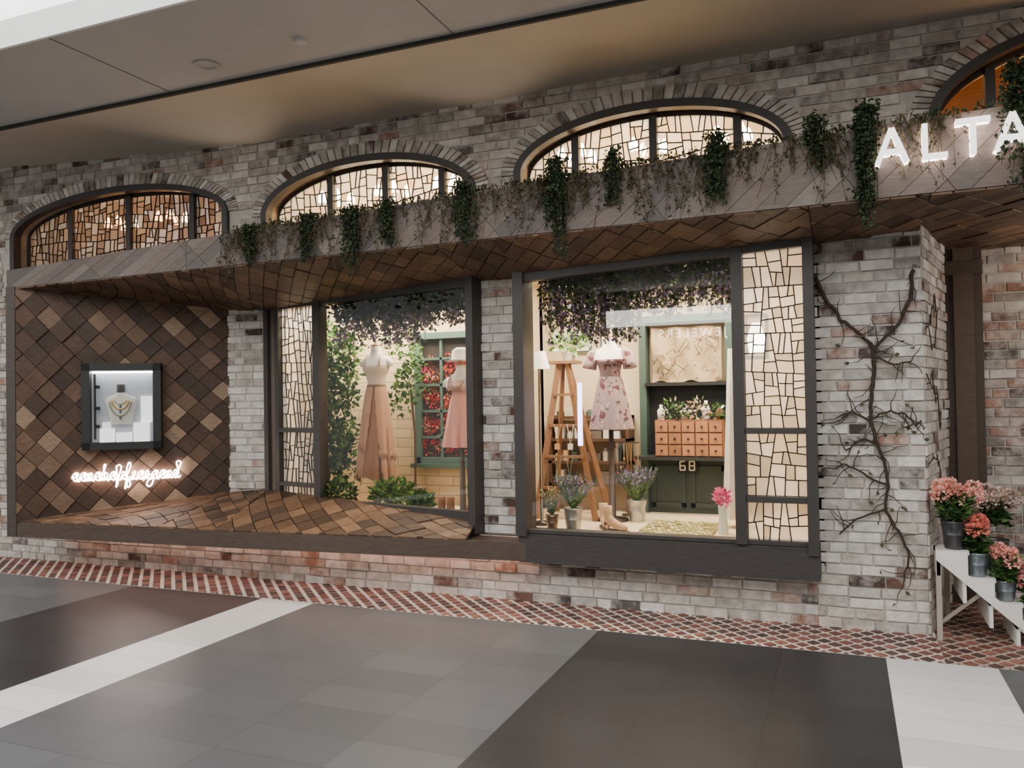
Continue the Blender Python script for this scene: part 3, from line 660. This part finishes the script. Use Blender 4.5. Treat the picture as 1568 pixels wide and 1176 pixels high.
def lavender(x,y,z,n,h,sp,pal=LV):
    m=MB()
    for i in range(n):
        a=R(0,6.28); d=V((math.cos(a)*R(0,sp),math.sin(a)*R(0,sp),h*R(.6,1))); b0=V((x,y,z)); m.tube([b0,b0+d],.0018,C(96,126,66),n=3)
        for k in range(7): m.leaf(b0+d*(.6+.06*k),(R(-1,1),R(-1,1),.8),.026,.015,jit(random.choice(pal),.2))
        for k in range(6): m.leaf(b0+d*R(.1,.6),(R(-1,1),R(-1,1),.8),.045,.012,jit(C(110,134,84),.2))
    return m.build('lavender_bunch',leafM)
bucket(-1.93,.12,.53,.07,.17,C(190,190,186)); lavender(-1.93,.12,.68,80,.28,.18)
bucket(-1.58,.72,.53,.08,.17,C(190,190,186)); lavender(-1.58,.72,.67,90,.31,.21)
bucket(-2.1,.12,.53,.05,.11,C(150,130,110)); lavender(-2.1,.12,.63,44,.22,.1,[C(200,180,140),C(160,140,100)])
def boot(x,y,ang,col):
    m=MB(); ca,sa=math.cos(ang),math.sin(ang); T=lambda p:(x+p[0]*ca-p[1]*sa,y+p[0]*sa+p[1]*ca,.53+p[2])
    sh=[T((-.02,0,.19)),T((-.02,0,.13)),T((-.01,0,.09)),T((.04,0,.06)),(T((.1,0,.04))),T((.15,0,.03))]
    m.tube(sh,[.036,.034,.036,.034,.03,.016],col,n=12); m.tube([T((-.03,0,.07)),T((-.035,0,0))],[.022,.016],C(110,80,55),n=8)
    m.prism([T((-.05,-.03,.02)),T((.16,-.025,.012)),T((.16,.025,.012)),T((-.05,.03,.02))],(0,0,-.012),C(90,66,46)); m.build('ankle_boot',clothM,smooth=True)
boot(-1.74,.3,-1.1,C(206,170,132)); boot(-1.66,.18,-.3,C(198,162,124)); boot(-3.18,.36,-1.3,C(150,104,70)); boot(-3.08,.34,-1.0,C(150,104,70))
m=MB(); MP=[C(186,172,104),C(166,158,96),C(204,188,128),C(150,138,88),C(216,204,156)]
patch_tiles(m,[(-1.45,.02,.532),(-.9,.02,.532),(-.9,.75,.532),(-1.45,.75,.532)],.55,.73,.035,.035,.3,.005,MP,(0,0,1),(.006,.014),base=C(200,190,160),ch=.001)
m.build('mosaic_mat',woodM)
m=MB(); blob(m,(-.84,.3,.8),.055,200,.04,[C(235,120,170),C(245,150,190),C(220,80,140)]); m.rings([(.53,-.84,.3,.04,.04),(.66,-.84,.3,.03,.03),(.74,-.84,.3,.035,.035)],C(220,225,220),n=14); m.build('pink_flower_vase',leafM)
m=MB(); m.rings([(.6+1.3*(1-t),-.80,.62,.02+.05*t,.03+.06*t) for t in [0,.1,.3,.6,1]],C(235,226,212),n=30,cap=False,fold=lambda j,a,z:.2*math.sin(a*6)); m.build('hanging_white_dress',clothM,smooth=True)
par=E('hanging_lantern',(-.58,.3,2.0)); m=MB()
m.box(-.66,-.5,.22,.38,1.80,1.82,fc); m.box(-.66,-.5,.22,.38,2.1,2.12,fc); m.tube([(-.58,.3,2.12),(-.58,.3,2.58)],.005,fc)
for sx in (-.655,-.505):
    for sy in (.225,.375): m.bar((sx,sy,1.8),(sx,sy,2.12),.012,.012,fc)
m.build('cage',frameM,par); m=MB(); m.rings([(1.84,-.58,.3,.05,.05),(1.95,-.58,.3,.065,.065),(2.06,-.58,.3,.03,.03)],(1,1,1),n=16); m.build('bulb',EM('lantern_glow',(1,.95,.85),20),par,True)
m=MB(); m.tube([(-1.95,.4,1.16),(-1.95,.4,1.66)],.02,(1,1,1),n=12); m.build('tube_lamp',EM('violet_tube',(.72,.6,1),7),smooth=True)
gm=EM('shade_glow',(1,.84,.62),55); gm1=EM('amber_glow',(1,.62,.32),38)
for k,(xs_,z) in enumerate((([-7.05,-6.35],3.42),([-4.35,-3.75,-3.15],3.40),([-2.0,-1.4,-.75],3.5))):
    for x in xs_:
        par=E('chandelier',(x,.6,z)); m=MB(); m.tube([(x,.6,4.05),(x,.6,z+.15)],.008,C(60,50,40))
        for a in range(4):
            an=a*math.pi/2+.6; ex,ey=x+.13*math.cos(an),.6+.13*math.sin(an); m.tube([(x,.6,z+.12),((x+ex)/2,(.6+ey)/2,z-.03),(ex,ey,z)],.006,C(60,50,40))
        m.build('arms',frameM,par); m=MB()
        for a in range(4):
            an=a*math.pi/2+.6; ex,ey=x+.13*math.cos(an),.6+.13*math.sin(an); m.rings([(z,ex,ey,.038,.038),(z+.05,ex,ey,.033,.033),(z+.1,ex,ey,.012,.012)],(1,1,1),n=10)
        m.build('shades',gm if k else gm1,par,True)
# ---------- display case & neon on the wood panel
A0=V((-7.10,-.56,0)); d0=V((1.51,1.11,0)); d0.normalize(); n0=V((d0.y,-d0.x,0))
def pp(s,z,o=0): p=A0+d0*s+n0*o; return (p.x,p.y,z)
def pbox(mb,s0,s1,z0,z1,o0,o1,col,mi=0): mb.prism([pp(s0,z0,o0),pp(s1,z0,o0),pp(s1,z1,o0),pp(s0,z1,o0)],-n0*(o0-o1),col,mi)
par=E('display_case',pp(.92,1.5)); m=MB(); k=C(40,40,40); S0,S1,Z0,Z1=.578,1.265,1.125,1.935
pbox(m,S0,S0+.07,Z0,Z1,.12,0,k);pbox(m,S1-.07,S1,Z0,Z1,.12,0,k);pbox(m,S0,S1,Z0,Z0+.07,.12,0,k);pbox(m,S0,S1,Z1-.07,Z1,.12,0,k)
m.build('case_frame',frameM,par)
m=MB(); pbox(m,S0+.07,S1-.07,Z0+.07,Z1-.07,.035,.02,C(150,153,158)); m.build('back_panel',M('grey_panel_glow',.6,emis=.35),par)  # panel is no lamp; its emission imitates the lit case interior
m=MB(); pbox(m,S0+.15,S0+.27,Z0+.07,Z0+.2,.1,.05,C(240,240,240));pbox(m,S0+.29,S0+.42,Z0+.07,Z0+.16,.1,.05,C(235,235,235));pbox(m,S0+.44,S0+.58,Z0+.07,Z0+.25,.1,.05,C(242,242,242));pbox(m,S0+.17,S0+.24,Z0+.2,Z0+.26,.09,.05,C(210,205,200))
pbox(m,S0+.50,S0+.60,Z0+.25,Z0+.5,.06,.04,C(238,238,238))
m.build('jewellery_boxes',M('white_box_glow',.5,emis=1.1),par)  # boxes emit their own white, light put into the material
m=MB(); BB=C(205,202,190)
prev=None
for (z,a_,b_) in ((1.36,.09,.02),(1.43,.105,.03),(1.50,.12,.034),(1.56,.14,.034),(1.595,.142,.028),(1.62,.115,.024),(1.64,.06,.022),(1.66,.038,.022),(1.71,.036,.022),(1.735,.038,.022),(1.74,.015,.01)):
    ring=m.idx([pp(S0+.33+a_*math.cos(t*math.pi/12),z,.07+b_*math.sin(t*math.pi/12)) for t in range(24)])
    if prev:
        for t in range(24): m.face((prev[t],prev[(t+1)%24],ring[(t+1)%24],ring[t]),BB if z<1.70 else C(70,66,64))
    prev=ring
for rad,dp,cl,th in ((.055,.05,C(180,150,80),.004),(.075,.10,C(190,140,50),.006),(.095,.16,C(120,130,110),.005)):
    nk=[pp(S0+.33+rad*math.cos(t),1.60+dp*math.sin(t),.108) for t in [math.pi+.15+i*(math.pi-.3)/12 for i in range(13)]]
    m.tube(nk,th,cl,n=6); m.tube([nk[6],tuple(V(nk[6])-V((0,0,.03)))],.009,C(60,110,120),n=8)
m.build('necklace_bust',clothM,par,True)
m=MB(); pbox(m,S0+.08,S1-.08,Z1-.09,Z1-.075,.1,.04,(1,1,1)); m.build('case_lamp',EM('case_light',(.95,.98,1),12),par)
m=MB(); pbox(m,S0+.1,S0+.115,Z0+.1,Z1-.1,.1,.07,C(30,30,30)); 
for z in (1.33,1.5,1.7): m.rings([(z,*pp(S0+.13,0,.08)[:2],.02,.02),(z+.03,*pp(S0+.13,0,.08)[:2],.02,.02)],C(30,30,30),n=10)
m.build('hanging_hooks',frameM,par)
cu=bpy.data.curves.new('neon_script_sign','CURVE'); cu.dimensions='3D'; cu.bevel_depth=.0065; cu.bevel_resolution=3
seq=[]; x=0
pat={'a':[(0,.02),(.02,.06),(.05,.07),(.02,.01),(.05,.0),(.055,.07),(.06,.0),(.08,.02)],
'n':[(0,.0),(.01,.06),(.015,.0),(.03,.065),(.045,.06),(.05,.0),(.07,.02)],
'h':[(0,0),(.02,.13),(.03,.14),(.02,.0),(.03,.06),(.05,.06),(.055,0),(.075,.02)],
'd':[(0,.03),(.03,.07),(.02,.0),(.05,.03),(.06,.15),(.055,.0),(.08,.02)],
'f':[(0,.02),(.03,.15),(.015,.14),(.01,-.07),(.03,-.06),(.03,.02),(.06,.02)],
'g':[(0,.02),(.03,.07),(.02,.0),(.05,.04),(.05,-.07),(.02,-.06),(.05,.0),(.07,.02)],
't':[(0,.02),(.02,.13),(.02,.0),(.04,.0),(.05,.02)],
'e':[(0,.02),(.03,.05),(.02,.07),(.005,.03),(.03,0),(.05,.02)]}
for ch in 'aanahatefeagaand':
    pt=pat[ch]
    for a,z in pt: seq.append((x+a,z))
    x+=pt[-1][0]
sc=.95/x; sp_=cu.splines.new('BEZIER'); sp_.bezier_points.add(len(seq)-1)
for bp_,(a,z) in zip(sp_.bezier_points,seq):
    bp_.co=pp(.478+a*sc,.84+z*1.05,.06); bp_.handle_left_type=bp_.handle_right_type='AUTO'
cu.materials.append(EM('neon_tube',(1,.76,.66),18)); o=bpy.data.objects.new('neon_script_sign',cu); bpy.context.collection.objects.link(o)
# ---------- channel letters
par=E('channel_letter_sign',(.8,fy(.8),2.9)); m=MB(); mg=MB(); H=.195
def letter(ch,x0,w,z0):
    S={'A':[((0,0),(.5,1)),((.5,1),(1,0)),((.2,.33),(.8,.33))],'L':[((0,0),(0,1)),((0,.07),(1,.07))],'T':[((.5,0),(.5,1)),((0,.93),(1,.93))],
       'R':[((0,0),(0,1)),((0,.93),(.8,.93)),((.8,.93),(.8,.5)),((0,.5),(.8,.5)),((.4,.5),(1,0))],'D':[((0,0),(0,1)),((0,.93),(.7,.93)),((.7,.93),(1,.6)),((1,.6),(1,.4)),((1,.4),(.7,.07)),((.7,.07),(0,.07))]}[ch]
    for (a,b_),(c_,d_) in S:
        p=(x0+a*w,0,z0+b_*H);q=(x0+c_*w,0,z0+d_*H); y=fy(x0)
        for mb,yy,hy,th in ((m,y-.075,.012,.014),(mg,y-.035,.028,.011)):
            mb.obox(((p[0]+q[0])/2,yy,(p[2]+q[2])/2),((q[0]-p[0])/2,0,(q[2]-p[2])/2),(0,hy,0),V((-(q[2]-p[2]),0,q[0]-p[0])).normalized()*th,(1,1,1))
for ch,x0,w in (('A',.20,.15),('L',.44,.11),('T',.59,.165),('A',.78,.15),('R',1.02,.12),('D',1.25,.14)): letter(ch,x0,w,2.822)
m.build('letters',EM('letter_face',(1,.96,.93),2.6),par); mg.build('letter_halo',EM('letter_halo',(1,.8,.68),9),par)
# ---------- vine on pillar
m=MB()
VN=[[(-.16,2.32),(-.10,2.18),(-.01,2.03),(.08,1.94),(.17,1.86)],[(.42,2.33),(.40,2.15),(.33,1.98),(.21,1.86),(.17,1.80)],[(.17,1.86),(.19,1.70),(.16,1.55),(.15,1.36),(.20,1.20),(.25,1.0),(.23,.78),(.30,.65),(.36,.53)],[(.15,1.38),(.27,1.42),(.36,1.40),(.42,1.33),(.45,1.36)],[(.15,1.36),(.05,1.42),(-.02,1.40)],[(.24,.95),(.1,1.02),(0,1.08),(-.08,1.05)],[(.2,1.2),(.1,1.25),(.0,1.17)],[(.36,.53),(.33,.35)],[(.23,.8),(.05,.72),(-.05,.62)],[(.17,1.8),(.3,1.72),(.4,1.74)]]
for k,l in enumerate(VN):
    pts=[]
    for (a,za),(c_,zc) in zip(l,l[1:]):
        for i in range(4): t=i/4; pts.append((a+(c_-a)*t+R(-.008,.008),-.038+R(-.006,.006),za+(zc-za)*t+R(-.008,.008)))
    pts.append((l[-1][0],-.038,l[-1][1])); r=.013 if k<3 else .007
    m.tube(pts,[r*(1-.4*i/len(pts)) for i in range(len(pts))],C(60,48,40),n=6)
    for p in pts:
        if random.random()<.85:
            a=R(0,6.28); L=R(.05,.18); q=V(p); tw=[q]
            for i in range(3): a+=R(-.6,.6); q=q+V((math.cos(a),R(-.1,.05),math.sin(a)))*L/3; q.y=min(q.y,-.03); q.x=max(min(q.x,.46),-.15); tw.append(q.copy())
            m.tube(tw,[.004,.003,.0025,.0015],C(72,58,48),n=4)
            if random.random()<.45: m.leaf(tw[-1],(R(-1,1),-.4,R(-1,.3)),.04,.03,C(80,82,56))
for k in range(5):
    z=R(1.0,2.2); q=V((.49,.03,z)); tw=[q.copy()]
    for i in range(14): q=q+V((R(.0,.012),R(.01,.05),R(-.09,.07))); q.x=.47+.23*q.y+.03; tw.append(q.copy())
    m.tube(tw,.004,C(74,60,50),n=4)
m.build('climbing_vine',barkM)
# ---------- flower stand
par=E('tiered_flower_stand',(.8,-.2,0)); m=MB(); wh=C(235,232,226)
m.box(.505,.535,-.10,-.07,0,.58,C(170,160,148)); m.box(.595,.625,.35,.38,0,.58,C(170,160,148))
st=[(.52,.56),(.66,.40),(.80,.26),(.94,.13)]
for i,(x,z) in enumerate(st):
    y2=.1 if i==0 else .4
    m.box(x-.01,x+.17,-.1,y2,z-.025,z,wh); m.box(x-.01,x+.01,-.1,y2-.02,z-.16 if z>.16 else 0,z,wh)
    m.prism([(x-.01,-.115,z),(x+.16,-.115,z),(x+.16,-.115,z-.16),(x+.0,-.115,z-.02)],(0,.015,0),wh)
m.prism([(.505,-.12,.57),(1.15,-.12,.0),(1.08,-.12,.0),(.505,-.12,.50)],(0,.02,0),wh)
m.bar((.52,-.08,.1),(.75,-.08,.3),.02,.02,C(150,140,128))
m.build('stand',paintM,par)
CO=[C(238,166,148),C(246,186,168),C(230,148,132),C(249,202,186)]
def hyd(x,y,z,r,pots,pal,heads,leafn=160):
    m=MB()
    for i in range(leafn):
        a=R(0,6.28); m.leaf((x+R(-r,r)*.5,y+R(-r,r)*.5,z+R(-.02,.12)),(math.cos(a),math.sin(a),R(-.2,.9)),R(.05,.09),.04,jit(random.choice(GR),.2))
    for i in range(heads):
        a=6.28*i/heads+R(-.3,.3); rr=r*R(.3,1); c=V((x+rr*math.cos(a),y+rr*math.sin(a)*.8,z+.10+R(0,.10)))
        for k in range(90):
            d=V((R(-1,1),R(-1,1),R(-.6,1))).normalized(); m.leaf(c+d*.04,(d.x+R(-.8,.8),d.y+R(-.8,.8),d.z+R(-.8,.8)),.022,.02,jit(random.choice(pal),.15))
    m.build('hydrangea_bunch',leafM)
for (x,y,z,r,h,bc) in ((.62,-.02,.56,.075,.17,C(88,88,90)),(.74,-.03,.40,.065,.14,C(140,150,158)),(.89,-.03,.26,.06,.12,C(140,148,154)),(1.03,-.03,.13,.06,.12,C(140,148,154))):
    bucket(x,y,z,r,h,bc)
hyd(.62,-.04,.76,.12,0,CO,11,300); hyd(.74,-.03,.55,.06,0,[C(226,128,112),C(236,146,128)],6); hyd(.89,-.03,.40,.07,0,CO,6); hyd(1.03,-.03,.26,.06,0,[C(230,170,168),C(214,120,118)],6)
bucket(.88,.25,.26,.08,.32,C(110,110,110)); hyd(.88,.25,.70,.12,0,[C(190,150,140),C(180,160,130),C(220,190,180),C(230,215,205)],10,240)
# ---------- opposite storefront (seen as a reflection)
m=MB(); m.box(-14,6,-12.4,-12.2,0,4.0,C(60,60,62)); m.build('wall_opposite',plasM)
m=MB(); m.box(-4.9,-2.0,-12.2,-12.15,3.08,3.45,(1,1,1)); m.build('opposite_lit_sign_band',EM('lit_band',(1,.97,.9),15))
tx=bpy.data.curves.new('jewelers_sign_text','FONT'); tx.body='JEWELERS'; tx.size=.26; tx.extrude=.01; tx.align_x='CENTER'; tx.space_character=1.35; tx.materials.append(EM('sign_letter_light',(1,.97,.9),30))
o=bpy.data.objects.new('jewelers_sign_text',tx); o.location=(-3.0,-12.13,2.80); o.rotation_euler=(math.pi/2,0,math.pi); bpy.context.collection.objects.link(o)
# ---------- lights
def light(name,kind,loc,e,col=(1,1,1),size=.2,rot=None,spot=None,sy=None):
    l=bpy.data.lights.new(name,kind); l.energy=e; l.color=col
    if kind=='AREA':
        l.size=size
        if sy: l.shape='RECTANGLE'; l.size_y=sy
    else: l.shadow_soft_size=size
    if spot: l.spot_size=math.radians(spot); l.spot_blend=.6
    o=bpy.data.objects.new(name,l); bpy.context.collection.objects.link(o); o.location=loc
    if rot: o.rotation_euler=[math.radians(a) for a in rot]
    return o
wc=(1,.88,.70)
light('window_track_light','AREA',(-3.9,.85,2.55),105,wc,2.0,sy=.5)
light('window_track_light','AREA',(-1.4,.55,2.55),110,wc,1.9,sy=.7)
for x,y in ((-4.3,.6),(-3.3,.35),(-2.0,.2),(-1.1,.2)): light('window_spot','SPOT',(x,y,2.5),130,(1,.90,.74),.04,(20,0,0),80)
for x in (-4.2,-3.1,-1.8,-.8): light('upper_room_light','POINT',(x,.8,3.1),32,(1,.83,.62),.2)
light('upper_room_light','POINT',(-6.4,.8,3.2),16,(1,.68,.42),.2)
light('entry_arch_light','POINT',(1.5,.1,3.0),12,(1,.6,.3),.1)
for x in (-4.88,-2.47,.1): light('canopy_uplight','SPOT',(x,-.2,3.02),9,(1,.80,.6),.03,(210,0,0),100)
light('entry_light','POINT',(1.6,.3,2.3),14,(1,.85,.7),.2)
wd=bpy.data.worlds.new('world'); bpy.context.scene.world=wd; wd.use_nodes=True; wd.node_tree.nodes['Background'].inputs[0].default_value=(.95,.97,1,1); wd.node_tree.nodes['Background'].inputs[1].default_value=.5
